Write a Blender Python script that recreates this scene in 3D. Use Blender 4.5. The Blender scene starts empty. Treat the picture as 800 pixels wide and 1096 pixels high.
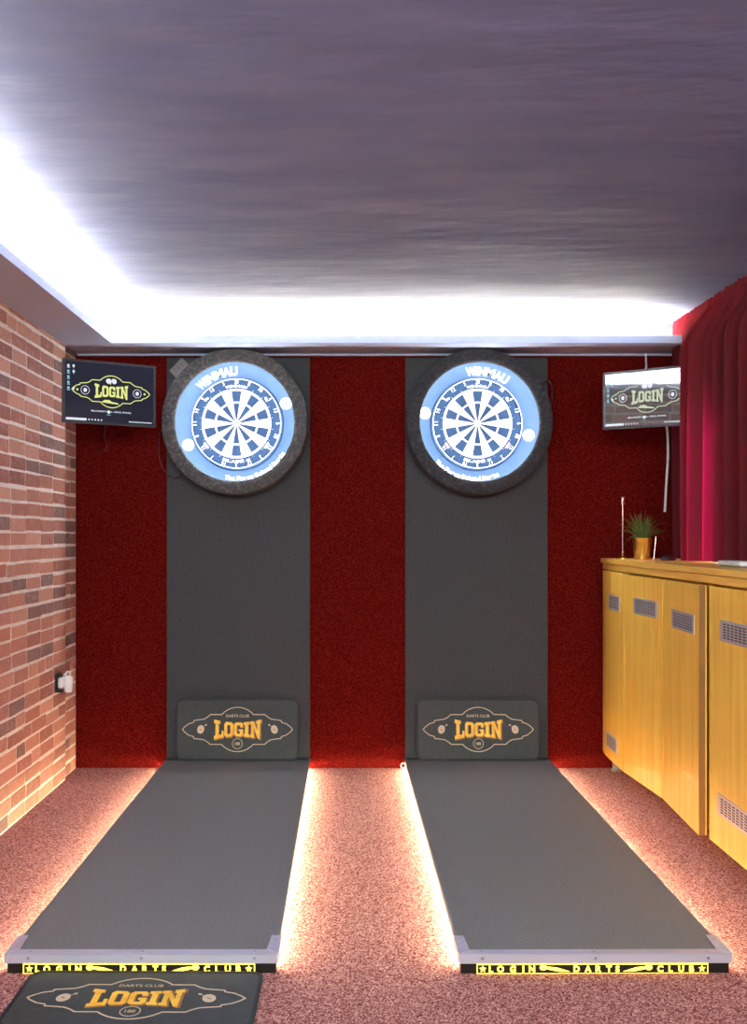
import bpy, math, random
from mathutils import Vector, Matrix
random.seed(7)
C = bpy.context.scene.collection
S = bpy.context.scene
PI = math.pi
D = 5.2; F = 1113.0; SC = D / F; HC = 1.163; VX, VY = 373.0, 573.0

# ---------------------------------------------------------------- camera, world, light, exposure
cam_d = bpy.data.cameras.new('camera'); cam = bpy.data.objects.new('camera', cam_d); C.objects.link(cam)
cam.location = (0, -D, HC); cam.rotation_euler = (PI/2, 0, 0)
cam_d.sensor_width = 36; cam_d.lens = 36 * F / 1096
cam_d.shift_x = (400 - VX) / 1096; cam_d.shift_y = (VY - 548) / 1096
cam_d.clip_start = 0.05
S.camera = cam
S.view_settings.view_transform = 'Standard'; S.view_settings.look = 'None'
S.view_settings.gamma = 1.0; S.view_settings.use_curve_mapping = False
S.view_settings.exposure = 1.3
w = bpy.data.worlds.new('world'); S.world = w; w.use_nodes = True
bg = w.node_tree.nodes['Background']; bg.inputs[0].default_value = (0.45, 0.60, 1.0, 1); bg.inputs[1].default_value = 0.10

def area(name, loc, rot, sx, sy, power, col):
    l = bpy.data.lights.new(name, 'AREA'); l.shape = 'RECTANGLE'; l.size = sx; l.size_y = sy
    l.energy = power; l.color = col
    o = bpy.data.objects.new(name, l); C.objects.link(o); o.location = loc; o.rotation_euler = rot
    return o
# added soft fill behind the camera for unseen room lamps, and daylight outside the side window
area('room_fill', (0.2, -6.3, 2.0), (math.radians(62), 0, 0), 2.8, 0.9, 112, (0.88, 0.98, 1.0))
area('window_daylight', (2.3, -1.35, 1.45), (0, math.radians(90), math.radians(-38)), 0.9, 0.9, 40, (0.85, 0.9, 1.0))
area('window_daylight', (2.02, -2.3, 1.40), (math.radians(90), 0, math.radians(12)), 0.4, 0.7, 22, (0.85, 0.9, 1.0))

# ---------------------------------------------------------------- materials
def nodes(m): return m.node_tree.nodes, m.node_tree.links
def M(name, col, rough=0.6, metal=0.0, col2=None, nscale=None, bump=0.0, bscale=None, emit=None, estr=1.0,
      stretch=(1,1,1), detail=4, coat=0.0, lo=0.35, hi=0.65, spec=0.5, bdist=0.01, speck=False):
    m = bpy.data.materials.new(name); m.use_nodes = True
    n, l = nodes(m); b = n['Principled BSDF']
    b.inputs['Base Color'].default_value = (*col, 1); b.inputs['Roughness'].default_value = rough
    b.inputs['Metallic'].default_value = metal; b.inputs['Coat Weight'].default_value = coat
    b.inputs['Specular IOR Level'].default_value = spec
    if col2 is not None or bump:
        tc = n.new('ShaderNodeTexCoord'); mp = n.new('ShaderNodeMapping'); mp.inputs['Scale'].default_value = stretch
        l.new(tc.outputs['Object'], mp.inputs[0])
    if col2 is not None:
        t = n.new('ShaderNodeTexVoronoi' if speck else 'ShaderNodeTexNoise'); t.inputs['Scale'].default_value = nscale or 20
        if not speck: t.inputs['Detail'].default_value = detail
        l.new(mp.outputs[0], t.inputs['Vector'])
        r = n.new('ShaderNodeValToRGB'); r.color_ramp.elements[0].position = lo; r.color_ramp.elements[1].position = hi
        r.color_ramp.elements[0].color = (*col, 1); r.color_ramp.elements[1].color = (*col2, 1)
        l.new(t.outputs['Color' if speck else 'Fac'], r.inputs[0]); l.new(r.outputs[0], b.inputs['Base Color'])
    if bump:
        t2 = n.new('ShaderNodeTexNoise'); t2.inputs['Scale'].default_value = bscale or 60; t2.inputs['Detail'].default_value = 4
        l.new(mp.outputs[0], t2.inputs['Vector'])
        bp = n.new('ShaderNodeBump'); bp.inputs['Strength'].default_value = bump; bp.inputs['Distance'].default_value = bdist
        l.new(t2.outputs['Fac'], bp.inputs['Height']); l.new(bp.outputs[0], b.inputs['Normal'])
    if emit:
        b.inputs['Emission Color'].default_value = (*emit, 1); b.inputs['Emission Strength'].default_value = estr
    return m

m_floor = M('floor_carpet', (0.18,0.038,0.040), 1.0, col2=(0.80,0.43,0.36), nscale=260, speck=True, lo=0.30, hi=0.98, bump=0.3, bscale=260, spec=0.1)
m_wallc = M('wall_carpet', (0.066,0.001,0.0012), 1.0, col2=(0.155,0.012,0.006), nscale=230, speck=True, lo=0.35, hi=1.0, bump=0.3, bscale=250, spec=0.05)
m_ceil = M('ceiling_paint', (0.135,0.17,0.33), 0.7, col2=(0.175,0.21,0.37), nscale=3, bump=0.5, bscale=1.9, stretch=(0.9,2.6,1), bdist=0.03)
m_soff = M('soffit_paint', (0.48,0.54,0.68), 0.7, bump=0.1, bscale=30)
m_white = M('white_paint', (0.85,0.85,0.86), 0.5, bump=0.05, bscale=40)
m_plaster = M('plain_plaster', (0.25,0.16,0.16), 0.8, bump=0.1, bscale=40)
m_mortar = M('mortar', (0.90,0.82,0.72), 1.0, col2=(0.78,0.68,0.58), nscale=14, bump=0.5, bscale=45)
m_pad = M('grey_pad', (0.038,0.041,0.042), 0.75, col2=(0.049,0.053,0.053), nscale=90, bump=0.25, bscale=220, spec=0.35)
m_lane = M('lane_rubber', (0.155,0.151,0.138), 0.6, col2=(0.195,0.190,0.174), nscale=120, bump=0.25, bscale=260, spec=0.5)
m_deck = M('deck_board', (0.10,0.095,0.085), 0.7, bump=0.1, bscale=40)
m_mat = M('logo_mat_rubber', (0.024,0.030,0.028), 0.6, col2=(0.032,0.038,0.036), nscale=80, bump=0.2, bscale=250)
m_mate = M('mat_edge', (0.004,0.004,0.004), 0.6, bump=0.1, bscale=100)
m_alu = M('aluminium', (0.62,0.60,0.66), 0.42, 0.55, bump=0.08, bscale=60, stretch=(1,20,20))
m_black = M('black_plastic', (0.012,0.012,0.014), 0.35, bump=0.03, bscale=80)
m_dgrey = M('dark_grey_plastic', (0.045,0.043,0.048), 0.3, bump=0.03, bscale=80)
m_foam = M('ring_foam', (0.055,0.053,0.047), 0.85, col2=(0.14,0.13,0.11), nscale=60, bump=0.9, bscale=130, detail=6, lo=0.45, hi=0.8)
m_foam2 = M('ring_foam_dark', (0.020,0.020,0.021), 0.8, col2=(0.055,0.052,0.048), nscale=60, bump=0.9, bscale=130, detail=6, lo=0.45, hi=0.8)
m_clip = M('clip_foam', (0.15,0.14,0.12), 0.8, bump=0.3, bscale=120)
m_sur = M('blue_surround_foam', (0.023,0.054,0.112), 0.8, col2=(0.026,0.060,0.122), nscale=20, bump=0.15, bscale=120)
m_bd = M('board_dark_sisal', (0.010,0.038,0.100), 0.9, col2=(0.016,0.056,0.138), nscale=120, bump=0.2, bscale=200)
m_bw = M('board_white_sisal', (0.85,0.85,0.85), 0.9, col2=(0.9,0.9,0.92), nscale=100, bump=0.2, bscale=200)
m_bt = M('board_pale_pink', (0.62,0.42,0.52), 0.9, bump=0.1, bscale=200)
m_wire = M('wire_metal', (0.75,0.75,0.78), 0.35, 0.7, bump=0.02, bscale=60)
m_print = M('white_print', (0.9,0.9,0.92), 0.6, bump=0.02, bscale=60)
m_gold = M('gold_print', (0.85,0.42,0.015), 0.5, col2=(0.98,0.60,0.05), nscale=30, bump=0.02, bscale=60)
m_gold2 = M('gold_print_edge', (0.35,0.13,0.01), 0.5, bump=0.02, bscale=60)
m_cream = M('cream_print', (0.62,0.47,0.30), 0.6, bump=0.02, bscale=60)
m_wood = M('oak_veneer', (0.86,0.49,0.055), 0.38, col2=(0.95,0.63,0.095), nscale=5, stretch=(6,6,0.35), bump=0.03, bscale=30, coat=0.15)
m_woodl = M('oak_edging', (0.88,0.52,0.08), 0.35, col2=(0.93,0.62,0.12), nscale=6, stretch=(6,0.5,6), bump=0.03, bscale=30, coat=0.15)
m_woodd = M('oak_edge_band_dark', (0.30,0.13,0.022), 0.5, bump=0.03, bscale=30)
m_vent = M('vent_metal', (0.62,0.60,0.55), 0.35, 0.5, bump=0.03, bscale=60)
m_slot = M('vent_slot_dark', (0.05,0.055,0.08), 0.6, bump=0.03, bscale=60)
m_brass = M('brass', (0.72,0.50,0.12), 0.22, 0.9, bump=0.03, bscale=50)
m_rose = M('rose_copper', (0.75,0.42,0.33), 0.25, 0.9, bump=0.03, bscale=50)
m_leaf = M('grass_leaf', (0.03,0.09,0.012), 0.5, col2=(0.16,0.22,0.04), nscale=40, bump=0.05, bscale=90)
m_soil = M('soil', (0.02,0.013,0.008), 1.0, bump=0.5, bscale=120)
m_wplast = M('white_plastic', (0.75,0.74,0.72), 0.35, bump=0.02, bscale=60)
m_steel = M('steel', (0.45,0.45,0.47), 0.3, 0.9, bump=0.03, bscale=60)
m_cove = M('cove_led', (1,1,1), 0.5, emit=(1.0,0.92,0.72), estr=170)
m_cove2 = M('cove_added_glow', (1,1,1), 0.5, emit=(1.0,0.92,0.72), estr=62)
m_under = M('underlight_led', (1,1,1), 0.5, emit=(1.0,0.85,0.54), estr=88)
m_ringl = M('ring_led', (1,1,1), 0.5, emit=(0.92,0.96,1.0), estr=22)
m_signy = M('sign_yellow_light', (0.9,0.7,0.05), 0.5, emit=(1.0,0.72,0.05), estr=2.4)
m_signk = M('sign_black', (0.008,0.006,0.004), 0.4, bump=0.02, bscale=60)
m_screen = M('screen_panel', (0.006,0.006,0.010), 0.06, emit=(0.016,0.018,0.030), estr=0.4)
m_scry = M('screen_yellow', (0,0,0), 0.5, emit=(0.85,0.90,0.30), estr=0.38)
m_scrw = M('screen_white', (0,0,0), 0.5, emit=(0.85,0.90,1.0), estr=0.38)
m_scrg = M('screen_yellow_hazed', (0,0,0), 0.5, emit=(0.62,0.70,0.50), estr=0.38)  # logo yellow paled, reflection haze painted into the colour
m_scrh = M('screen_panel_painted_haze', (0.02,0.02,0.022), 0.03, emit=(0.050,0.052,0.055), estr=0.4, spec=1.0)  # grey glow paints reflection haze over the right screen
m_scrc = M('screen_cyan', (0,0,0), 0.5, emit=(0.25,0.60,0.75), estr=0.38)
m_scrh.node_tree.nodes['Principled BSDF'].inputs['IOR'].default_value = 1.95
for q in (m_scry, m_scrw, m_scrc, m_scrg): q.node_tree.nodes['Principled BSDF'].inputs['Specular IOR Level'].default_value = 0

# brick: per-brick tone from a mesh attribute
m_brick = bpy.data.materials.new('brick'); m_brick.use_nodes = True
n, l = nodes(m_brick); b = n['Principled BSDF']; b.inputs['Roughness'].default_value = 0.9
at = n.new('ShaderNodeAttribute'); at.attribute_name = 'tone'
tc = n.new('ShaderNodeTexCoord')
t1 = n.new('ShaderNodeTexNoise'); t1.inputs['Scale'].default_value = 26; t1.inputs['Detail'].default_value = 6
t1.inputs['Roughness'].default_value = 0.7
l.new(tc.outputs['Object'], t1.inputs['Vector'])
r1 = n.new('ShaderNodeValToRGB'); r1.color_ramp.elements[0].position = 0.50; r1.color_ramp.elements[1].position = 0.78
r1.color_ramp.elements[0].color = (0,0,0,1); r1.color_ramp.elements[1].color = (0.5,0.5,0.5,1)
l.new(t1.outputs['Fac'], r1.inputs[0])
mx = n.new('ShaderNodeMixRGB'); mx.inputs['Color2'].default_value = (0.66,0.50,0.41,1)
l.new(r1.outputs[0], mx.inputs['Fac']); l.new(at.outputs['Color'], mx.inputs['Color1']); l.new(mx.outputs[0], b.inputs['Base Color'])
bp = n.new('ShaderNodeBump'); bp.inputs['Strength'].default_value = 0.8; bp.inputs['Distance'].default_value = 0.006
t2 = n.new('ShaderNodeTexNoise'); t2.inputs['Scale'].default_value = 60; t2.inputs['Detail'].default_value = 6
l.new(tc.outputs['Object'], t2.inputs['Vector']); l.new(t2.outputs['Fac'], bp.inputs['Height']); l.new(bp.outputs[0], b.inputs['Normal'])

# curtain: velvet cloth that lets some daylight through
m_curt = bpy.data.materials.new('curtain_velvet'); m_curt.use_nodes = True
n, l = nodes(m_curt); b = n['Principled BSDF']; b.inputs['Roughness'].default_value = 0.8
b.inputs['Base Color'].default_value = (0.08,0.002,0.005,1); b.inputs['Sheen Weight'].default_value = 0.45
b.inputs['Sheen Tint'].default_value = (0.9,0.35,0.35,1); b.inputs['Sheen Roughness'].default_value = 0.2
tr = n.new('ShaderNodeBsdfTranslucent'); tr.inputs['Color'].default_value = (0.75,0.002,0.09,1)
ms = n.new('ShaderNodeMixShader'); ms.inputs[0].default_value = 0.4
tc = n.new('ShaderNodeTexCoord'); t2 = n.new('ShaderNodeTexNoise'); t2.inputs['Scale'].default_value = 90
bp = n.new('ShaderNodeBump'); bp.inputs['Strength'].default_value = 0.15; bp.inputs['Distance'].default_value = 0.004
l.new(tc.outputs['Object'], t2.inputs['Vector']); l.new(t2.outputs['Fac'], bp.inputs['Height']); l.new(bp.outputs[0], b.inputs['Normal'])
l.new(b.outputs[0], ms.inputs[1]); l.new(tr.outputs[0], ms.inputs[2]); l.new(ms.outputs[0], n['Material Output'].inputs[0])

m_glass = bpy.data.materials.new('window_glass'); m_glass.use_nodes = True
n, l = nodes(m_glass); n.remove(n['Principled BSDF'])
ta = n.new('ShaderNodeBsdfTransparent'); gl = n.new('ShaderNodeBsdfGlossy'); gl.inputs['Roughness'].default_value = 0.02
ms = n.new('ShaderNodeMixShader'); ms.inputs[0].default_value = 0.06
l.new(ta.outputs[0], ms.inputs[1]); l.new(gl.outputs[0], ms.inputs[2]); l.new(ms.outputs[0], n['Material Output'].inputs[0])

# ---------------------------------------------------------------- mesh helpers
class G:
    def __init__(s): s.v = []; s.f = []; s.m = []; s.mats = []; s.T = Matrix.Identity(4); s.tone = {}
    def mi(s, m):
        if m not in s.mats: s.mats.append(m)
        return s.mats.index(m)
    def add(s, vs, fs, m, T=None):
        o = len(s.v); X = s.T @ T if T is not None else s.T
        s.v += [X @ Vector(p) for p in vs]; k = s.mi(m)
        for f in fs: s.f.append([i + o for i in f]); s.m.append(k)
        return o
    def box(s, x0, x1, y0, y1, z0, z1, m, T=None, bev=0.0):
        x0,x1 = sorted((x0,x1)); y0,y1 = sorted((y0,y1)); z0,z1 = sorted((z0,z1))
        b = min(bev, (x1-x0)/2.01, (y1-y0)/2.01, (z1-z0)/2.01)
        if b <= 0:
            vs = [(x0,y0,z0),(x1,y0,z0),(x1,y1,z0),(x0,y1,z0),(x0,y0,z1),(x1,y0,z1),(x1,y1,z1),(x0,y1,z1)]
            s.add(vs, [(0,3,2,1),(4,5,6,7),(0,1,5,4),(1,2,6,5),(2,3,7,6),(3,0,4,7)], m, T); return
        def rr(z, i):
            a,c,d,e = x0+i, x1-i, y0+i, y1-i; q = b
            return [(a+q,d,z),(c-q,d,z),(c,d+q,z),(c,e-q,z),(c-q,e,z),(a+q,e,z),(a,e-q,z),(a,d+q,z)]
        R = [rr(z0,b), rr(z0+b,0), rr(z1-b,0), rr(z1,b)]
        # keep inset rings valid
        R[0] = [(min(max(p[0],x0+b),x1-b), min(max(p[1],y0+b),y1-b), z0) for p in R[1]]
        R[3] = [(min(max(p[0],x0+b),x1-b), min(max(p[1],y0+b),y1-b), z1) for p in R[1]]
        vs = sum(R, []); fs = [tuple(range(7,-1,-1)), tuple(range(24,32))]
        for k in range(3):
            for i in range(8):
                j = (i+1) % 8; fs.append((k*8+i, k*8+j, k*8+8+j, k*8+8+i))
        s.add(vs, fs, m, T)
    def prism(s, pts, h0, h1, m, T=None, side=None):       # polygon in xy (ccw), extruded in z
        n_ = len(pts); vs = [(p[0],p[1],h0) for p in pts] + [(p[0],p[1],h1) for p in pts]
        s.add(vs, [tuple(range(n_-1,-1,-1)), tuple(range(n_,2*n_))], m, T)
        s.add(vs, [(i,(i+1)%n_,n_+(i+1)%n_,n_+i) for i in range(n_)], side or m, T)
    def ring(s, outer, inner, h0, h1, m, T=None):          # matched loops
        n_ = len(outer)
        vs = [(p[0],p[1],h) for h in (h0,h1) for p in outer] + [(p[0],p[1],h) for h in (h0,h1) for p in inner]
        fs = []
        for i in range(n_):
            j = (i+1) % n_
            fs += [(n_+i,n_+j,3*n_+j,3*n_+i), (i,2*n_+i,2*n_+j,j), (i,j,n_+j,n_+i), (2*n_+j,2*n_+i,3*n_+i,3*n_+j)]
        s.add(vs, fs, m, T)
    def strip(s, pts, w_, h0, h1, m, T=None, closed=True):
        n_ = len(pts); L = []; R = []
        for i in range(n_):
            a = Vector(pts[i-1 if (closed or i > 0) else i]); c = Vector(pts[(i+1) % n_ if (closed or i < n_-1) else i])
            p = Vector(pts[i]); d1 = (p-a); d2 = (c-p)
            if d1.length < 1e-9: d1 = d2
            if d2.length < 1e-9: d2 = d1
            d1.normalize(); d2.normalize(); t = (d1+d2)
            if t.length < 1e-6: t = d1
            t.normalize(); nn = Vector((-t.y, t.x)); k = w_/2/max(0.5, abs(nn.dot(Vector((-d1.y,d1.x)))))
            L.append(p+nn*k); R.append(p-nn*k)
        if closed: s.ring(L, R, h0, h1, m, T)
        else: s.prism([tuple(q) for q in R] + [tuple(q) for q in L[::-1]], h0, h1, m, T)
    def lathe(s, prof, m, T=None, n_=32, cap=True):        # profile (r, z)
        vs = []; fs = []
        for r, z in prof:
            for i in range(n_): a = 2*PI*i/n_; vs.append((r*math.cos(a), r*math.sin(a), z))
        for k in range(len(prof)-1):
            for i in range(n_):
                j = (i+1) % n_; fs.append((k*n_+i, k*n_+j, (k+1)*n_+j, (k+1)*n_+i))
        if cap:
            fs.append(tuple(range(n_-1,-1,-1))); q = (len(prof)-1)*n_; fs.append(tuple(range(q, q+n_)))
        s.add(vs, fs, m, T)
    def torus_like(s, prof, m, T=None, n_=96):             # closed profile
        vs = []; fs = []; K = len(prof)
        for r, z in prof:
            for i in range(n_): a = 2*PI*i/n_; vs.append((r*math.cos(a), r*math.sin(a), z))
        for k in range(K):
            for i in range(n_):
                j = (i+1) % n_; k2 = (k+1) % K; fs.append((k*n_+i, k*n_+j, k2*n_+j, k2*n_+i))
        s.add(vs, fs, m, T)
    def tube(s, pts, r, m, T=None, n_=8, sub=6):
        P = [Vector(p) for p in pts]; Q = []
        if len(P) > 2 and sub > 1:
            for i in range(len(P)-1):
                p0 = P[max(i-1,0)]; p1 = P[i]; p2 = P[i+1]; p3 = P[min(i+2,len(P)-1)]
                for k in range(sub):
                    t = k/sub
                    Q.append(0.5*((2*p1)+(-p0+p2)*t+(2*p0-5*p1+4*p2-p3)*t*t+(-p0+3*p1-3*p2+p3)*t**3))
            Q.append(P[-1])
        else: Q = P
        vs = []; fs = []; up = Vector((0.13,0.21,0.97))
        for i, p in enumerate(Q):
            t = (Q[min(i+1,len(Q)-1)] - Q[max(i-1,0)]).normalized()
            a = t.cross(up if abs(t.dot(up)) < 0.95 else Vector((1,0,0))).normalized(); c = t.cross(a)
            for k in range(n_): an = 2*PI*k/n_; vs.append(tuple(p + a*(r*math.cos(an)) + c*(r*math.sin(an))))
        for i in range(len(Q)-1):
            for k in range(n_): j = (k+1) % n_; fs.append((i*n_+k, i*n_+j, (i+1)*n_+j, (i+1)*n_+k))
        fs.append(tuple(range(n_-1,-1,-1))); q = (len(Q)-1)*n_; fs.append(tuple(range(q,q+n_)))
        s.add(vs, fs, m, T)
    def disc(s, cx, cy, rx, ry, h0, h1, m, T=None, n_=28):
        s.prism([(cx+rx*math.cos(2*PI*i/n_), cy+ry*math.sin(2*PI*i/n_)) for i in range(n_)], h0, h1, m, T)
    def annulus(s, cx, cy, r0, r1, h0, h1, m, T=None, n_=40):
        s.ring([(cx+r1*math.cos(2*PI*i/n_), cy+r1*math.sin(2*PI*i/n_)) for i in range(n_)],
               [(cx+r0*math.cos(2*PI*i/n_), cy+r0*math.sin(2*PI*i/n_)) for i in range(n_)], h0, h1, m, T)
    def text(s, txt, h, m, T, bold=0.0, width=None, ext=0.0003):      # cap height h, centred on the origin of T
        c = bpy.data.curves.new('t', 'FONT'); c.body = txt; c.size = 1; c.resolution_u = 3; c.offset = bold
        c.extrude = 0.0; o = bpy.data.objects.new('t', c)
        me = bpy.data.meshes.new_from_object(o)
        xs = [v.co.x for v in me.vertices]; ys = [v.co.y for v in me.vertices]
        if not xs: return
        sx0, sx1, sy0, sy1 = min(xs), max(xs), min(ys), max(ys); k = h/(sy1-sy0)
        kx = k if width is None else width/(sx1-sx0)
        vs = [((v.co.x-(sx0+sx1)/2)*kx, (v.co.y-(sy0+sy1)/2)*k, ext) for v in me.vertices]
        s.add(vs, [tuple(p.vertices) for p in me.polygons], m, T)
        bpy.data.meshes.remove(me); bpy.data.objects.remove(o); bpy.data.curves.remove(c)
    def build(s, name, parent=None, smooth=False, loc=None):
        me = bpy.data.meshes.new(name); me.from_pydata([tuple(p) for p in s.v], [], s.f)
        for m in s.mats: me.materials.append(m)
        me.polygons.foreach_set('material_index', s.m)
        if smooth:
            me.polygons.foreach_set('use_smooth', [True]*len(me.polygons))
            me.set_sharp_from_angle(angle=math.radians(35))
        me.update()
        o = bpy.data.objects.new(name, me); C.objects.link(o)
        if parent: o.parent = parent
        if loc: o.location = loc
        return o
def tag(o, label, cat, group=None):
    o['label'] = label; o['category'] = cat
    if group: o['group'] = group
    return o
def thing(name, label, cat, loc, rz=0, group=None):
    o = bpy.data.objects.new(name, None); C.objects.link(o); o.empty_display_size = 0.05
    o.location = loc; o.rotation_euler = (0,0,rz); return tag(o, label, cat, group)
def struct(o): o['kind'] = 'structure'; return o
def R(axis, deg): return Matrix.Rotation(math.radians(deg), 4, axis)
def TR(*v): return Matrix.Translation(v)
FACE = R('X', 90)          # xy drawing -> upright, facing -Y (z of drawing -> -Y)

# ---------------------------------------------------------------- room shell
XL, XR, ZC, ZS = -1.362, 1.66, 2.20, 2.068
YB = -6.9
g = G(); g.box(XL-0.25, XR+0.1, 0.0, YB, -0.06, 0, m_floor); struct(g.build('floor'))
g = G(); g.box(XL-0.25, XR+0.1, 0.0, YB, ZC, ZC+0.08, m_ceil); struct(g.build('ceiling'))
g = G(); g.box(XL-0.25, XR+0.1, 0.10, 0, -0.06, ZC+0.08, m_wallc); struct(g.build('wall_back'))
# right wall with a window opening
wy0, wy1, wz0, wz1 = -0.42, -1.08, 1.02, 1.68
g = G()
g.box(XR, XR+0.1, 0, wy0, 0, ZC, m_plaster); g.box(XR, XR+0.1, wy1, YB, 0, ZC, m_plaster)
g.box(XR, XR+0.1, wy0, wy1, 0, wz0, m_plaster); g.box(XR, XR+0.1, wy0, wy1, wz1, ZC, m_plaster)
struct(g.build('wall_right'))
g = G()
for a in ((wy0, wy0-0.04, wz0, wz1), (wy1+0.04, wy1, wz0, wz1), (wy0-0.04, wy1+0.04, wz0, wz0+0.04), (wy0-0.04, wy1+0.04, wz1-0.04, wz1)):
    g.box(XR+0.02, XR+0.07, *a, m_white)
wn = struct(g.build('window_1'))
g = G(); g.box(XR+0.043, XR+0.047, wy0-0.04, wy1+0.04, wz0+0.04, wz1-0.04, m_glass); g.build('pane', wn)
# brick wall
g = G(); g.box(XL-0.25, XL-0.0025, 0, YB, 0, ZC, m_mortar)
YSTEP = -0.25; g.box(XL-0.01, XL+0.0135, YSTEP, YB, 0, ZC, m_mortar)
tones = []
row = 0; z = 0.004; CH = 0.0620; MT = 0.0085; MV = 0.0070
while z < ZC:
    y = 0.0 - (0.0 if row % 2 else -0.095) ; h = CH - MT + random.uniform(-.003,.003)
    tilt = random.uniform(-.002,.002)
    while y > YB:
        ln = random.choice((0.19,0.21,0.20,0.12)) if random.random() < 0.25 else random.uniform(0.192,0.212)
        if y > YSTEP and y - ln < YSTEP + 0.03: ln = y - YSTEP
        ya, yb = min(y - MV/2, -0.002), y - ln + MV/2
        if ya - yb > 0.045:
            zj = random.uniform(-.003,.003); c = 0.003
            z0, z1 = z + zj, min(z + h + zj + random.uniform(-.002,.002), ZC-0.002)
            if z0 < 0.002: z0 = 0.002
            if z1 - z0 > 0.015:
                px = XL + random.uniform(-0.0007, 0.0008) + (0.016 if (ya+yb)/2 < YSTEP else 0)
                def jj(a, k=0.0022): return a + random.uniform(-k,k)
                front = [(jj(ya-c*2),jj(z0+c)),(jj(yb+c*2),jj(z0+c)),(jj(yb+c),jj(z0+c*1.6)),(jj(yb+c),jj(z1-c*1.6)),(jj(yb+c*2),jj(z1-c)),(jj(ya-c*2),jj(z1-c)),(jj(ya-c),jj(z1-c*1.6)),(jj(ya-c),jj(z0+c*1.6))]
                mid = [(ya-c*1.2,z0),(yb+c*1.2,z0),(yb,z0+c),(yb,z1-c),(yb+c*1.2,z1),(ya-c*1.2,z1),(ya,z1-c),(ya,z0+c)]
                vs = [(px+jj(0,.0006),p[0],p[1]) for p in front] + [(px-0.005,jj(p[0],.0015),jj(p[1],.0015)) for p in mid] + [(XL-0.02,p[0],p[1]) for p in mid]
                fs = [tuple(range(7,-1,-1))]
                for k in range(2):
                    for i in range(8): j = (i+1)%8; fs.append((k*8+i,k*8+j,k*8+8+j,k*8+8+i))
                fs = [tuple(reversed(f)) for f in fs]
                o0 = g.add(vs, fs, m_brick)
                q = random.random()
                if q < 0.12: col = (0.25,0.14,0.11)
                elif q < 0.42: col = (0.38,0.155,0.10)
                elif q < 0.75: col = (0.50,0.22,0.14)
                else: col = (0.58,0.29,0.18)
                k = random.uniform(0.85,1.15); tones.append((o0, len(vs), tuple(a*k for a in col)))
        y -= ln
    z += CH; row += 1
wl = struct(g.build('wall_left'))
att = wl.data.attributes.new('tone', 'FLOAT_COLOR', 'POINT')
buf = [0.5,0.4,0.35,1.0]*len(wl.data.vertices)
for o0, cnt, col in tones:
    for i in range(o0, o0+cnt): buf[4*i:4*i+3] = col
att.data.foreach_set('color', buf)
# dropped soffits with a raised lip that hides the cove light
LX = -1.117; LY = -0.31; LT = ZS+0.036
g = G(); g.box(XL+0.008, LX, -0.002, YB, ZS, ZS+0.007, m_soff); g.box(LX-0.012, LX, LY+0.0, YB, ZS+0.007, LT, m_soff); struct(g.build('trim_1'))
g = G(); g.box(LX, XR-0.002, -0.002, LY, ZS, ZS+0.007, m_soff); g.box(LX, XR-0.002, LY, LY+0.012, ZS+0.007, LT, m_soff); struct(g.build('trim_2'))
g = G(); g.box(XL+0.01, XR-0.002, -0.002, -0.024, ZS-0.010, ZS-0.0005, m_soff, bev=0.003); struct(g.build('trim_3'))
g = G(); g.box(XL+0.01, XR-0.002, -0.001, -0.006, ZS+0.0075, ZC-0.001, m_white); g.box(XL+0.012, XL+0.018, -0.007, YB, ZS+0.0075, ZC-0.001, m_white); struct(g.build('trim_4'))
# cove light strips lying on the soffits
def cove_strip(label, x0, x1, y0, y1, dx, dy):
    t = thing('led_strip', label, 'strip light', ((x0+x1)/2, (y0+y1)/2, ZS+0.0075), 0, 'cove strip lights')
    T = TR(-(x0+x1)/2, -(y0+y1)/2, 0)
    g = G(); g.box(x0, x1, y0, y1, 0.0, 0.0065, m_cove, T); g.build('emitter', t)
    g = G(); g.box(x0-dx, x1-dx, y0+dy, y1+dy, 0.0, 0.0315, m_cove2, T); g.build('added_glow_strip', t)  # second glowing strip added to spread light further over the ceiling
cove_strip('bright white strip light hidden in the ceiling cove above the brick wall', LX-0.044, LX-0.036, LY, YB+0.1, 0.03, 0)
cove_strip('bright white strip light hidden in the ceiling cove along the red back wall', LX-0.02, 1.50, LY+0.042, LY+0.050, 0, 0.03)

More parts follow.
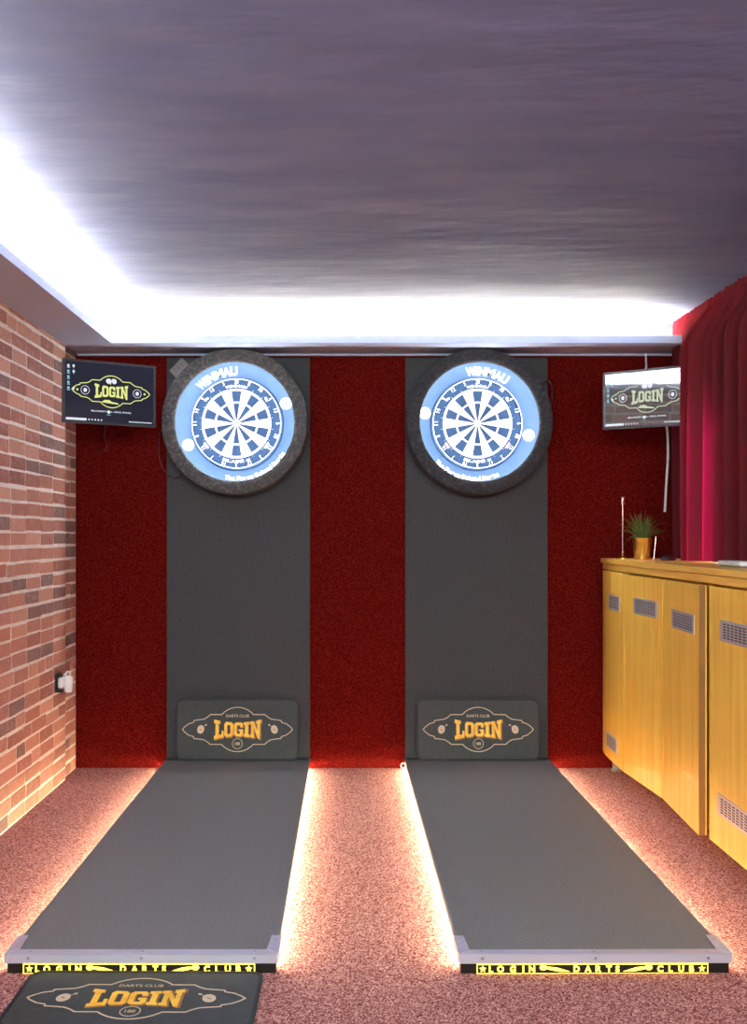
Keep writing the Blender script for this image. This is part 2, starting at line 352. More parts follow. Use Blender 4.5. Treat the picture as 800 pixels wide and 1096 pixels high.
# ---------------------------------------------------------------- curtain
def curtain():
    NS, NZ = 760, 40
    y0, y1 = -0.19, -2.6; zt, zb = ZC-0.006, 1.056
    vs = []; fs = []
    def sm(a, b_, x): t = max(0, min(1, (x-a)/(b_-a))); return t*t*(3-2*t)
    for i in range(NS+1):
        u = i/NS; Y = y0 + (y1-y0)*u; s_ = -Y
        big = math.sin(s_*2*PI/0.135 + 1.1*math.sin(s_*7.1) + 0.6)
        big2 = 1-2*abs(math.sin(s_*PI/0.050 + 1.6*math.sin(s_*5.3+1)))**0.7
        pin = math.sin(s_*2*PI/0.028 + 0.7*math.sin(s_*19))
        for k in range(NZ+1):
            v = k/NZ; z = zt + (zb-zt)*v
            d = zt - z
            base = 1.578 - 0.060*sm(0.03,0.25,d)*sm(0.3,0.7,s_)
            # pocket where the television edge presses into the cloth, then the fold in front of it
            base += 0.015*sm(0.1,0.3,d)*(1-sm(0.64,0.72,s_))
            base -= 0.062*sm(0.02,0.12,d)*sm(0.735,0.785,s_)*(1-sm(0.86,1.0,s_))
            A = 0.006 + 0.026*sm(0.04,0.22,d)
            A2 = 0.006 + 0.020*sm(0.05,0.3,d)
            A *= 0.35+0.65*sm(0.55,0.8,s_)
            Ap = 0.009*(1-sm(0.05,0.16,d)) + 0.0015
            x = base + A*big + A2*big2 + Ap*pin
            if d < 0.02: x += 0.006
            vs.append((x, Y + 0.012*math.sin(s_*21+z*1.7)*sm(0.1,0.8,d), z))
    for i in range(NS):
        for k in range(NZ):
            a = i*(NZ+1)+k; fs.append((a, a+1, a+NZ+2, a+NZ+1))
    return vs, fs
vs, fs = curtain()
ct = thing('curtain', 'dark red velvet curtain hanging in folds over the wooden cabinets', 'curtain', (1.545, -0.13, ZC))
g = G(); g.T = TR(-1.545, 0.13, -ZC); g.add(vs, fs, m_curt); cl = g.build('curtain_cloth', ct, smooth=True)
g = G(); g.T = TR(-1.545, 0.13, -ZC); g.box(1.615, 1.635, -0.10, -2.65, ZC-0.016, ZC-0.0005, m_white, bev=0.003); g.build('curtain_track', ct)

# ---------------------------------------------------------------- emblem artwork
def emblem_outline():
    top = [(-338,0),(-325,15),(-300,34),(-270,43),(-268,54),(-207,62),(-186,74),(-167,90),(-97,90)]
    arc = []
    # arc through (-97,90),(0,134),(97,90)
    r_ = (97**2 + 44**2)/(2*44); cy = 134 - r_
    a0 = math.asin(97/r_)
    for i in range(1, 14): a = -a0 + 2*a0*i/14; arc.append((r_*math.sin(a), cy + r_*math.cos(a)))
    right = [(-p[0], p[1]) for p in top[::-1]]
    up = top + arc + right
    low = [(p[0], -p[1]) for p in up[::-1][1:-1]]
    return up + low
LET = {
 'L': (0.85, [(0,0),(.85,0),(.85,.42),(.68,.42),(.68,.2),(.42,.2),(.42,.82),(.55,.82),(.55,1),(0,1),(0,.82),(.13,.82),(.13,.18),(0,.18)]),
 'O': (0.80, [(.15,0),(.65,0),(.8,.15),(.8,.85),(.65,1),(.15,1),(0,.85),(0,.15)]),
 'G': (0.80, [(.8,.64),(.8,.85),(.65,1),(.15,1),(0,.85),(0,.15),(.15,0),(.65,0),(.8,.15),(.8,.52),(.42,.52),(.42,.36),(.54,.36),(.54,.2),(.28,.2),(.26,.23),(.26,.77),(.28,.8),(.52,.8),(.54,.77),(.54,.64)]),
 'I': (0.50, [(0,0),(.5,0),(.5,.18),(.39,.18),(.39,.82),(.5,.82),(.5,1),(0,1),(0,.82),(.11,.82),(.11,.18),(0,.18)]),
 'N': (0.98, [(0,0),(.38,0),(.38,.18),(.33,.18),(.33,.60),(.68,0),(.88,0),(.88,.82),(.98,.82),(.98,1),(.55,1),(.55,.82),(.65,.82),(.65,.42),(.33,1),(0,1),(0,.82),(.1,.82),(.1,.18),(0,.18)])}
OIN = [(.28,.2),(.52,.2),(.54,.23),(.54,.77),(.52,.8),(.28,.8),(.26,.77),(.26,.23)]
def login(g, W, hm, he, h0, h1, m, T, grow=0.0):
    gap = 0.06; tot = sum(LET[c][0] for c in 'LOGIN') + 4*gap; k = W/tot; x = -W/2
    def warp(p, x_):
        X = x_ + p[0]*k; u = X/(W/2); H = hm + (he-hm)*u*u
        return (X, (p[1]-0.5)*H)
    for c in 'LOGIN':
        wd, pts = LET[c]
        if c == 'O': g.ring([warp(p,x) for p in pts], [warp(p,x) for p in OIN], h0, h1, m, T)
        else: g.prism([warp(p,x) for p in pts], h0, h1, m, T)
        x += (wd+gap)*k
STAR = [((0.5 if i%2==0 else 0.21)*math.cos(PI/2+i*PI/5), (0.5 if i%2==0 else 0.21)*math.sin(PI/2+i*PI/5)) for i in range(10)]

def mat_emblem(g, T, k):        # k: metres per artwork unit
    T = T @ Matrix.Diagonal((k,k,1,1))
    h0, h1 = 0.0, 0.0006
    g.strip(emblem_outline(), 5, h0, h1, m_cream, T)
    login(g, 296, 92, 128, h0, h1*0.7, m_gold2, T @ TR(5,-4,0))
    login(g, 288, 84, 120, h0, h1, m_gold, T)
    for sx in (-1,1):
        g.disc(sx*226, 0, 21, 26, h0, h1, m_cream, T @ TR(sx*226,0,0) @ R('Z', 15*sx) @ TR(-sx*226,0,0))
        g.strip([(sx*226-7,4),(sx*226+6,-6)], 3, h0, h1+0.0003, m_mat, T, closed=False)
        g.disc(sx*194, 27, 6, 5, h0, h1, m_cream, T)
        g.strip([(sx*194,27),(sx*212,14)], 2, h0, h1, m_cream, T, closed=False)
    g.text('DARTS CLUB', 17, m_cream, T @ TR(0,82,0), bold=0.01, width=140, ext=h1)
    g.annulus(0, -86, 29, 32, h0, h1, m_cream, T)
    g.text('180', 18, m_cream, T @ TR(0,-86,0), bold=0.02, ext=h1)

def rrect(w_, h_, r_, n_=6):
    pts = []
    for cx, cy, a in ((w_/2-r_,h_/2-r_,0),(-w_/2+r_,h_/2-r_,90),(-w_/2+r_,-h_/2+r_,180),(w_/2-r_,-h_/2+r_,270)):
        for i in range(n_+1): q = math.radians(a+90*i/n_); pts.append((cx+r_*math.cos(q), cy+r_*math.sin(q)))
    return pts
def logo_mat(label, loc, rot):
    t = thing('logo_mat', label, 'mat', loc, 0, 'rubber mats with the gold emblem'); t.rotation_euler = rot
    W_, H_ = 0.600, 0.292
    g = G(); g.prism(rrect(W_, H_, 0.032), 0, 0.005, m_mat, side=m_mate)
    g.ring(rrect(W_+0.012, H_+0.012, 0.038), rrect(W_-0.008, H_-0.008, 0.028), 0.0, 0.0062, m_mate)
    g.build('rubber_sheet', t)
    g = G(); mat_emblem(g, TR(0.0, 0.0, 0.005), 0.545/676); g.build('printed_emblem', t)
    return t

# ---------------------------------------------------------------- lanes and wall pads
LZ = 0.050
def lane(label, x, rz):
    t = thing('throwing_lane', label, 'dart lane', (x, -0.004, 0), rz, 'raised dart lanes')
    Wd = 0.716; L = 2.435; h = Wd/2
    g = G(); g.box(-h, h, -0.004, -L, 0.030, 0.0405, m_deck); g.box(-h+0.08, -h+0.12, -0.02, -L+0.03, 0.0, 0.030, m_deck)
    g.box(h-0.12, h-0.08, -0.02, -L+0.03, 0.0, 0.030, m_deck); g.box(-0.02, 0.02, -0.02, -L+0.03, 0.0, 0.030, m_deck)
    g.build('deck', t)
    g = G(); g.box(-h-0.002, h+0.002, -0.002, -L, 0.0405, LZ, m_lane, bev=0.003); g.build('rubber_surface', t)
    for sx in (-1,1):
        g = G(); g.box(sx*(h-0.040), sx*(h-0.030), -0.03, -L+0.05, 0.0205, 0.0295, m_under); g.build('led_strip', t)
    g = G(); g.box(-h-0.001, h+0.001, -0.012, -0.055, LZ+0.0002, LZ+0.004, m_pad, bev=0.0015); g.build('back_strip', t)
    # aluminium front angle
    g = G(); f = h+0.003
    g.box(-f, f, -L+0.028, -L-0.004, LZ+0.0003, LZ+0.0035, m_alu, bev=0.001)
    g.box(-f, f, -L-0.0005, -L-0.004, 0.0275, LZ+0.0034, m_alu, bev=0.001)
    fr = g.build('front_rail', t)
    for u in (-0.30,0.0,0.30):
      for top in (0,1):
        g = G()
        g.disc(0,0,0.004,0.004,0,0.0012,m_steel, TR(u,-L+0.012,LZ+0.0035) if top else TR(u,-L-0.0041,0.042) @ FACE)
        g.build('screw', fr)
    for sx in (-1,1):
        g = G()
        a = [(sx*(f+0.001),-L-0.0038),(sx*(f+0.001),-L+0.120),(sx*(f-0.024),-L+0.120),(sx*(f-0.030),-L+0.026)]
        if sx < 0: a = a[::-1]
        g.prism(a[::-1], LZ+0.0036, LZ+0.0056, m_alu)
        g.box(sx*(f+0.0005), sx*(f+0.003), -L-0.0038, -L+0.120, 0.030, LZ+0.0056, m_alu)
        g.disc(0,0,0.0035,0.0035,0,0.001,m_steel, TR(sx*(f-0.012),-L+0.09,LZ+0.0056))
        g.build('corner_bracket', t)
    # light box under the rail
    sb = G(); sb.box(-h+0.001, h-0.001, -L+0.030, -L+0.0005, 0.0, 0.0265, m_signk, bev=0.001)
    sbo = sb.build('sign_box', t)
    g = G(); T = TR(0, -L+0.0004, 0.0125) @ FACE
    def u(px): return (px-640.5)/283*0.716
    for a, b_ in (((u(516.5),-.0122),(u(516.5),.0125)), ((u(759),-.0122),(u(759),.0125))):
        g.box(a[0]-0.001, a[0]+0.001, a[1], b_[1], 0, 0.0006, m_signy, T)
    g.box(u(516.5), u(759), 0.0108, 0.0134, 0, 0.0006, m_signy, T)
    g.box(u(516.5), u(759), -0.0124, -0.0117, 0, 0.0006, m_signy, T)
    for c, px in list(zip('LOGIN',(531,541,554,565,574))) + list(zip('DARTS',(621,633,644,655,664))) + list(zip('CLUB',(709,720,731,742))):
        g.text(c, 0.0175, m_signy, T @ TR(u(px),-0.0005,0), bold=0.035, ext=0.0008)
    for px in (522.5,753): g.prism([(p[0]*0.019,p[1]*0.019) for p in STAR], 0, 0.0008, m_signy, T @ TR(u(px),-0.0005,0))
    def dart(pa, pb, flip):
        a = u(pa); b_ = u(pb); sgn = 1 if b_ > a else -1
        g.disc(a, 0.003 if not flip else 0.003, 0.0095, 0.007, 0, 0.0008, m_signy, T, 14)
        Lq = b_-a
        g.prism([(a,0.0065),(a+Lq*0.5,0.003),(b_,-0.0075),(a+Lq*0.6,-0.0075),(a+Lq*0.15,-0.001)][::-1 if sgn>0 else 1], 0, 0.0007, m_signy, T)
    dart(586,614,False); dart(697,670,True)
    g.build('lit_lettering', sbo)
    return t
LAx, LBx = -0.549, 0.640
lane('grey dart lane with glowing edges nearer the brick wall, small mat at its front', LAx, 0.0)
lane('grey dart lane with glowing edges nearer the cabinets, bare carpet at its front', LBx, 0.0065)
def wall_pad(label, x0, x1):
    xc = (x0+x1)/2; t = thing('wall_pad', label, 'wall pad', (xc, -0.001, LZ+0.001), 0, 'grey pads behind the dartboards')
    g = G(); g.box(x0-xc, x1-xc, -0.0005, -0.012, 0.0, ZS-0.02-LZ, m_pad, bev=0.003)
    g.build('padding', t)
wall_pad('tall dark grey pad on the red wall behind the dartboard nearer the brick wall', (179-VX)*SC, (332-VX)*SC)
wall_pad('tall dark grey pad on the red wall behind the dartboard nearer the curtain', (434-VX)*SC, (586-VX)*SC)
logo_mat('dark rubber mat with gold emblem leaning on the grey wall pad nearer the brick wall', ((254.5-VX)*SC*0.99, -0.054, LZ+0.153), (PI/2-0.10, 0, 0))
logo_mat('dark rubber mat with gold emblem leaning on the grey wall pad nearer the cabinets', ((512-VX)*SC*0.99, -0.054, LZ+0.153), (PI/2-0.10, 0, 0))
t = logo_mat('dark rubber mat with gold emblem lying flat on the red carpet before a lane', (LAx+0.02, -2.455-0.147-0.006, 0.003), (0, 0, 0))
t.rotation_euler = (math.radians(1.3), 0, math.radians(-0.6)); t.location.z = 0.0050

# ---------------------------------------------------------------- dartboards
NUM = [20,1,18,4,13,6,10,15,2,17,3,19,7,16,8,11,14,9,12,5]
def sector(r0, r1, a0, a1, n_=5):
    p = [(r1*math.sin(a0+(a1-a0)*i/n_), r1*math.cos(a0+(a1-a0)*i/n_)) for i in range(n_+1)]
    q = [(r0*math.sin(a1-(a1-a0)*i/n_), r0*math.cos(a1-(a1-a0)*i/n_)) for i in range(n_+1)] if r0 > 0 else [(0,0)]
    return (p+q)[::-1]
def curved_text(g, txt, r_, h, span, m, T, centre=0, bottom=False, bold=0.03, ext=0.001, fill=0.9, wide=None):
    n_ = len(txt)
    W = [0.45 if c in 'iIl ' else (1.25 if c in 'MWm' else 1.0) for c in txt]; tot = sum(W); acc = 0
    for c, w_ in zip(txt, W):
        f = (acc + w_/2)/tot - 0.5; acc += w_
        if c == ' ': continue
        a = math.radians(centre + span*f); wd = math.radians(span)*r_*w_/tot*fill
        hh = h*(1.0 if c.isupper() or c in 'hdklbt' else 0.75)
        off = 0 if hh == h else (-0.125*h)
        if bottom: Tq = T @ R('Z', math.degrees(-a)*-1) @ TR(0, -r_+off, 0)
        else: Tq = T @ R('Z', -math.degrees(a)) @ TR(0, r_+off, 0)
        g.text(c, hh, m, Tq, bold=bold, width=wd, ext=ext)

BZ = 1.163 + (573-452.5)*SC*5.07/D
def dart_set(x, spin, foam, where, treble):
    # things hang on the wall pad; local z of FACE frame points to the viewer
    yb = -0.013
    # surround
    t = thing('dartboard_surround', 'blue foam surround ring with white lettering around the dartboard nearer the %s' % where, 'dartboard surround', (x, yb, BZ), 0, 'blue dartboard surrounds')
    g = G(); g.torus_like([(0.228,0.0),(0.228,0.048),(0.231,0.052),(0.332,0.052),(0.336,0.048),(0.336,0.0)], m_sur, FACE, 96)
    sf = g.build('foam_ring', t, smooth=True)
    g = G(); T = FACE @ R('Z', spin)
    curved_text(g, 'WINMAU', 0.262, 0.043, 47, m_print, T, 0, bold=0.03, ext=0.0526, fill=1.0); g.build('brand_lettering', t); g = G()
    curved_text(g, 'The Force Behind Darts', 0.268, 0.021, 72, m_print, T, 0, bottom=True, bold=0.02, ext=0.0526); g.build('slogan_lettering', t)
    for sx in (-1,1):
        g = G()
        g.disc(sx*0.262, 0, 0.029, 0.029, 0.0521, 0.0526, m_print, T, 32)
        g.annulus(sx*0.262, 0, 0.015, 0.019, 0.0526, 0.0530, m_sur, T, 32)
        g.box(sx*0.262-0.004, sx*0.262+0.004, -0.010, 0.010, 0.0526, 0.0530, m_sur, T)
        g.build('roundel', t)
    # dartboard
    t = thing('dartboard', 'round blue and white dartboard with number ring, hung nearer the %s' % where, 'dartboard', (x, yb, BZ), 0, 'dartboards')
    g = G(); g.lathe([(0.220,0.0),(0.2255,0.004),(0.2255,0.080),(0.2235,0.083)], m_bd, FACE, 96); g.build('board_body', t, smooth=True)
    g = G(); h0, h1 = 0.083, 0.0836
    for i in range(20):
        a0 = math.radians(18*i-9); a1 = math.radians(18*i+9); dark = (i % 2 == 0)
        mm = m_bd if dark else m_bw
        g.prism(sector(0.016,0.0985,a0,a1), h0, h1, mm, FACE)
        g.prism(sector(0.0985,0.1075,a0,a1), h0, h1, treble if dark else m_bw, FACE)
        g.prism(sector(0.1075,0.160,a0,a1), h0, h1, mm, FACE)
        g.prism(sector(0.160,0.170,a0,a1), h0, h1, m_bw, FACE)
    g.build('scoring_beds', t)
    g = G(); g.annulus(0,0,0.0064,0.016,h0,h1+0.0002,m_bw,FACE,32); g.disc(0,0,0.0064,0.0064,h0,h1+0.0004,m_bt,FACE); g.build('bullseye', t)
    g = G()
    for r_ in (0.0160,0.0985,0.1075,0.160,0.1705): g.annulus(0,0,r_-0.0004,r_+0.0004,h1,h1+0.0008,m_wire,FACE,80)
    for i in range(20):
        T = FACE @ R('Z', 18*i+9); g.box(-0.0004,0.0004,0.0064,0.183,h1,h1+0.0008,m_wire,T)
    g.build('spider_wire', t)
    g = G(); g.annulus(0,0,0.2165,0.2195,h1+0.001,h1+0.0035,m_print,FACE,96)
    for i, nm in enumerate(NUM):
        a = 18*i; T = FACE @ R('Z', -a) @ TR(0,0.2045,0)
        g.text(str(nm), 0.021, m_print, T @ (R('Z',180) if 5 < i < 15 and False else Matrix.Identity(4)), bold=0.01, width=0.019 if nm > 9 else 0.009, ext=h1+0.003)
        if i % 2: g.box(-0.006,0.006,0.012,0.0135,h1+0.001,h1+0.003,m_print,T)
    g.build('number_ring', t)
    g = G(); curved_text(g, 'WINMAU', 0.184, 0.013, 34, m_print, FACE, 0, bold=0.05, ext=h1+0.0005, fill=1.0); g.build('brand_lettering', t); g = G()
    curved_text(g, 'BLADE 5', 0.186, 0.014, 42, m_print, FACE, 0, bottom=True, bold=0.05, ext=h1+0.0005, fill=0.95); g.build('model_lettering', t)
    for a in (-51, 51):
        g = G()
        T = FACE @ R('Z', a) @ TR(0,0.188,0)
        g.annulus(-0.005,0.002,0.004,0.0065,h0,h1+0.0004,m_print,T,16); g.annulus(0.006,-0.001,0.003,0.0055,h0,h1+0.0004,m_print,T,16); g.build('printed_mark', t)
    for a in (-126, 126):
        g = G()
        T = FACE @ R('Z', a) @ TR(0,0.184,0); g.box(-0.018,0.018,-0.006,-0.001,h0,h1+0.0004,treble,T); g.box(-0.015,0.015,0.002,0.006,h0,h1+0.0004,treble,T); g.build('printed_mark', t)
    # light ring
    t = thing('dartboard_light_ring', '%s foam covered light ring around the dartboard nearer the %s' % ('speckled charcoal' if foam is m_foam else 'nearly black', where), 'light ring', (x, yb, BZ), 0, 'light rings around the dartboards')
    zf = 0.178; ro, ri = 0.3535, 0.288
    g = G(); g.torus_like([(0.3385,0.0),(0.3385,zf-0.022),(ri+0.002,zf-0.022),(ri,zf-0.016),(ri+0.002,zf-0.004),(ri+0.008,zf),(ro-0.012,zf),(ro-0.003,zf-0.004),(ro,zf-0.014),(ro,0.0)], foam, FACE, 128)
    g.build('foam_cover', t, smooth=True)
    g = G(); g.torus_like([(0.338,zf-0.065),(0.334,zf-0.065),(0.334,zf-0.030),(0.338,zf-0.030)], m_ringl, FACE, 96); g.build('led_strip', t)
    return t
xb1 = (253.1-VX)*SC*5.10/D; xb2 = (511.5-VX)*SC*5.10/D
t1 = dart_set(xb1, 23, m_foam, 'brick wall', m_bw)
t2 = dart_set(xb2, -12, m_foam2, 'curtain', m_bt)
# stick-out clip and cable of the left ring
g = G(); T = FACE @ R('Z', 46)
g.box(-0.045,0.045,0.340,0.405,0.10,0.14,m_clip,T,bev=0.003)
for q in (-0.02,0.0,0.02): g.box(q-0.001,q+0.001,0.372,0.398,0.1401,0.1408,m_black,T)
g.build('clip', t1)
g = G(); g.tube([(-0.345,-0.06,-0.01),(-0.385,-0.03,-0.04),(-0.39,-0.025,-0.15),(-0.37,-0.025,-0.22),(-0.32,-0.025,-0.262),(-0.285,-0.04,-0.255),(-0.278,-0.06,-0.225)], 0.0022, m_black)
g.tube([(-0.285,-0.10,-0.215),(-0.305,-0.12,-0.185)], 0.006, m_black); g.build('cable', t1)
g = G(); g.tube([(0.30,-0.05,0.17),(0.345,-0.03,0.215),(0.372,-0.03,0.20),(0.375,-0.03,0.13),(0.36,-0.03,0.02),(0.335,-0.05,-0.10)], 0.0025, m_black); g.build('cable', t2)

# ---------------------------------------------------------------- televisions
def tv(label, pl, pr, z0, z1, tilt, roll, emw, m_scry=m_scry, m_screen=m_screen):
    (xl, yl), (xr, yr) = pl, pr
    W_ = math.hypot(xr-xl, yr-yl); H_ = z1-z0; rz = math.atan2(yr-yl, xr-xl)
    t = thing('television', label, 'television', ((xl+xr)/2, (yl+yr)/2, (z0+z1)/2), 0, 'wall televisions')
    t.rotation_euler = (math.radians(tilt), math.radians(roll), rz)
    b_ = 0.010
    g = G(); g.ring(rrect(W_,H_,0.004), rrect(W_-2*b_,H_-2*b_,0.002), -0.004, 0.004, m_dgrey, FACE)
    g.build('bezel', t)
    g = G(); g.box(-W_/2+0.002, W_/2-0.002, -H_/2+0.002, H_/2-0.002, -0.022, -0.003, m_black, FACE, bev=0.004)
    g.box(-W_/4, W_/4, -H_/3, H_/3, -0.04, -0.020, m_black, FACE, bev=0.008); g.build('housing', t)
    g = G(); sw, sh = W_-2*b_, H_-2*b_; g.box(-sw/2, sw/2, -sh/2, sh/2, -0.003, 0.001, m_screen, FACE)
    sc = g.build('screen', t)
    k = emw/676*sw; g = G(); T0 = FACE @ TR(0,0,0.0012); T = T0 @ TR(0.006, 0.008, 0) @ Matrix.Diagonal((k,k*1.0,1,1))
    g.strip(emblem_outline(), 7, 0, 0.0003, m_scry, T)
    login(g, 290, 88, 124, 0, 0.0003, m_scry, T)
    for sx in (-1,1):
        g.disc(sx*226,0,15,17,0,0.0003,m_scrw,T); g.annulus(sx*226,0,33,37,0,0.0003,m_scrw,T)
    g.disc(292,0,9,9,0,0.0003,m_scry,T,16); g.disc(-292,0,9,9,0,0.0003,m_scry,T,16)
    g.disc(-24,88,24,22,0,0.0003,m_scrw,T); g.disc(24,88,20,22,0,0.0003,m_scrw,T); g.strip([(-10,60),(10,112)],6,0,0.0003,m_scry,T,closed=False)
    g.prism([(-90,-92),(-60,-72),(-20,-70),(0,-84),(50,-92),(70,-104),(0,-100)][::-1], 0, 0.0003, m_scry, T)
    g.text('BILLIARDS HALL. PING, PONG.', 15, m_scrw, T @ TR(0,-170,0), bold=0.02, width=350, ext=0.0003)
    g.disc(-25,-172,12,14,0,0.0004,m_scrw,T,14); g.strip([(-42,-196),(-8,-196)],5,0,0.0003,m_scrc,T,closed=False)
    x0 = -sw/2+0.010
    for i in range(5):
        yy = sh/2-0.020-i*0.024
        g.box(x0,x0+0.010,yy-0.006,yy+0.005,0,0.0003,m_scrw if i==0 else m_scrc,T0)
        g.box(x0-0.001,x0+0.012,yy-0.0105,yy-0.0085,0,0.0003,m_scrw,T0)
        if i < 2 or i == 4:
            g.disc(x0+0.028,yy,0.005,0.006,0,0.0003,m_scrw,T0,14); g.box(x0+0.026,x0+0.030,yy-0.011,yy-0.007,0,0.0003,m_scrc,T0)
    g.box(-sw/2+0.004,-sw/2+0.095,-sh/2+0.004,-sh/2+0.014,0,0.0003,m_scrw,T0)
    for i in range(5): g.box(-sw/2+0.103+i*0.014,-sw/2+0.109+i*0.014,-sh/2+0.006,-sh/2+0.0125,0,0.0003,m_scrw,T0)
    for i in range(11): g.box(sw/2-0.115+i*0.0098,sw/2-0.108+i*0.0098,-sh/2+0.0065,-sh/2+(0.011 if i%3 else 0.012),0,0.0003,m_scrw,T0)
    g.build('desktop_picture', sc)
    return t, rz
def XY(px, d): return ((px-VX)*SC*d, -D*(1-d))
zt = HC + 190*0.862*SC; zb = HC + 121*0.862*SC
tL, rzL = tv('flat television on the brick wall side, showing a yellow framed logo screen', XY(67,0.862), XY(166.5,0.905), zb, zt, 0, 0, 0.88)
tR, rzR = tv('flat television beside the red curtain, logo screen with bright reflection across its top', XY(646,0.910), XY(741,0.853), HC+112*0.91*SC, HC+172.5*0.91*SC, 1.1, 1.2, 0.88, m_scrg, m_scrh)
def inv(t): 
    from mathutils import Euler
    return (Matrix.Translation(t.location) @ Euler(t.rotation_euler).to_matrix().to_4x4()).inverted()
iL, iR = inv(tL), inv(tR)
g = G(); g.T = iL; c = tL.location
g.tube([(c.x-0.03,c.y+0.035,c.z),(-1.10,-0.30,c.z),(-1.10,-0.015,c.z)], 0.014, m_black, sub=1); g.box(-1.15,-1.05,-0.002,-0.014,c.z-0.07,c.z+0.07,m_black)
g.build('wall_arm', tL)
g = G(); g.T = iL; g.tube([(c.x-0.02,c.y+0.03,c.z-0.10),(-1.115,-0.45,1.625),(-1.14,-0.30,1.585),(-1.20,-0.10,1.575),(-1.27,-0.02,1.60)], 0.0025, m_black); g.build('cable', tL)
g = G(); g.T = iR; c = tR.location
g.tube([(c.x+0.02,c.y+0.035,c.z),(1.38,-0.20,c.z),(1.38,-0.015,c.z)], 0.014, m_black, sub=1); g.box(1.33,1.43,-0.002,-0.014,c.z-0.07,c.z+0.07,m_black)
g.build('wall_arm', tR)
g = G(); g.T = iR
g.tube([(1.30,-0.40,1.895),(1.36,-0.30,1.925),(1.43,-0.2,1.96),(1.455,-0.12,2.02),(1.46,-0.10,2.055)], 0.0045, m_wplast); 
g.tube([(1.47,-0.30,1.76),(1.575,-0.06,1.70),(1.590,-0.03,1.56),(1.585,-0.02,1.42),(1.578,-0.02,1.28)], 0.006, m_wplast)
g.build('cable', tR)

# ---------------------------------------------------------------- cabinets
ZT = 1.050
def door(parent, a, b_, z0, z1, th=0.028, curve=None):
    # a, b_: (x,y) of the front face ends, in parent's frame (world axes)
    pts = [a] + (curve or []) + [b_]
    g = G(); n_ = len(pts); back = []
    for i, p in enumerate(pts):
        q = Vector(pts[min(i+1,n_-1)]) - Vector(pts[max(i-1,0)]); q.normalize(); nn = Vector((-q.y, q.x))
        if nn.x < 0: nn = -nn
        back.append((p[0]+nn.x*th, p[1]+nn.y*th))
    poly = pts + back[::-1]
    ar = sum(poly[i][0]*poly[(i+1)%len(poly)][1]-poly[(i+1)%len(poly)][0]*poly[i][1] for i in range(len(poly)))
    if ar < 0: poly = poly[::-1]
    g.prism(poly, z0, z1, m_wood)
    return g.build('door', parent, smooth=bool(curve))
def vent(parent, a, b_, f0, f1, z0, z1, cols=8, rows=6, path=None):
    A = Vector(a); B = Vector(b_); d = B-A; n_ = Vector((-d.y, d.x)).normalized()
    if n_.x > 0: n_ = -n_
    g = G(); L = d.length
    T = Matrix(((d.x/L,0,n_.x,A.x),(d.y/L,0,n_.y,A.y),(0,1,0,0),(0,0,0,1)))
    x0, x1 = f0*L, f1*L
    g.box(x0, x1, z0, z1, -0.001, 0.0025, m_vent, T, bev=0.001)
    mx_, my_ = (x1-x0)*0.08, (z1-z0)*0.12; cw = (x1-x0-2*mx_)/cols; rh = (z1-z0-2*my_)/rows
    for i in range(cols):
        for j in range(rows):
            q = 0.18*rh*((i%2)*2-1)
            zc = z0+my_+(j+0.5)*rh
            g.box(x0+mx_+(i+0.14)*cw, x0+mx_+(i+0.86)*cw, zc-rh*0.27, zc+rh*0.27, 0.0022, 0.0029, m_slot, T)
    return g.build('vent', parent)
A_ = (1.278,-0.012); B_ = (1.241,-0.508); C_ = (1.272,-0.996); E_ = (1.245,-1.508); F_ = (1.268,-1.550); G_ = (1.268,-2.04)
O1 = (1.30,-0.75,0); 
c1 = thing('cabinet', 'oak cabinet against the red back wall, with three vented doors, one slightly ajar', 'cabinet', (0,0,0), 0, 'oak veneer cabinets')
zb_, zt_ = 0.098, 0.986
g = G(); g.box(1.300, 1.60, -0.008, -1.500, zb_+0.004, 0.996, m_wood); g.build('body', c1)
Mid = [(1.262,-0.05),(1.251,-0.12),(1.2465,-0.18),(1.2432,-0.26),(1.2415,-0.38)]
d0 = door(c1, A_, (B_[0],B_[1]+0.005), zb_, zt_+0.005, 0.026, Mid); vent(d0, (1.2428,-0.24), (1.2408,-0.45), 0, 1, 0.812, 0.884, 6, 6); vent(d0, (1.2462,-0.18), (1.2410,-0.40), 0, 1, 0.150, 0.222, 6, 6)
g = G()
d1 = door(c1, (B_[0],B_[1]-0.005), (C_[0],C_[1]+0.004), zb_, zt_); vent(d1, B_, C_, 0.297, 0.876, 0.822, 0.892)
d2 = door(c1, (C_[0],C_[1]-0.004), E_, zb_, zt_); vent(d2, C_, E_, 0.289, 0.892, 0.805, 0.876)
for xx, yy in ((1.325,-0.06),(1.50,-1.40)):
    g = G(); g.lathe([(0.026,0.0),(0.026,0.006),(0.018,0.010),(0.018,zb_+0.005)], m_steel, TR(xx,yy,0), 20); g.build('foot', c1)
g = G(); g.box(1.2452, 1.2735, -1.5082, -1.5092, zb_, zt_, m_woodd); g.build('edge_band', d2)
c2 = thing('cabinet', 'oak cabinet nearest the viewer, cut by the picture edge, vents high and low', 'cabinet', (0,0,0), 0, 'oak veneer cabinets')
g = G(); g.box(1.300, 1.60, -1.552, -2.60, zb_+0.004, 0.996, m_wood); g.build('body', c2)
d3 = door(c2, F_, G_, zb_, zt_); vent(d3, F_, G_, 0.226, 0.90, 0.805, 0.877); vent(d3, F_, G_, 0.175, 0.86, 0.210, 0.282)
d4 = door(c2, (1.266,-2.044), (1.266,-2.56), zb_, zt_)
for xx, yy in ((1.50,-1.68),(1.50,-2.5)):
    g = G(); g.lathe([(0.026,0.0),(0.026,0.006),(0.018,0.010),(0.018,zb_+0.005)], m_steel, TR(xx,yy,0), 20); g.build('foot', c2)
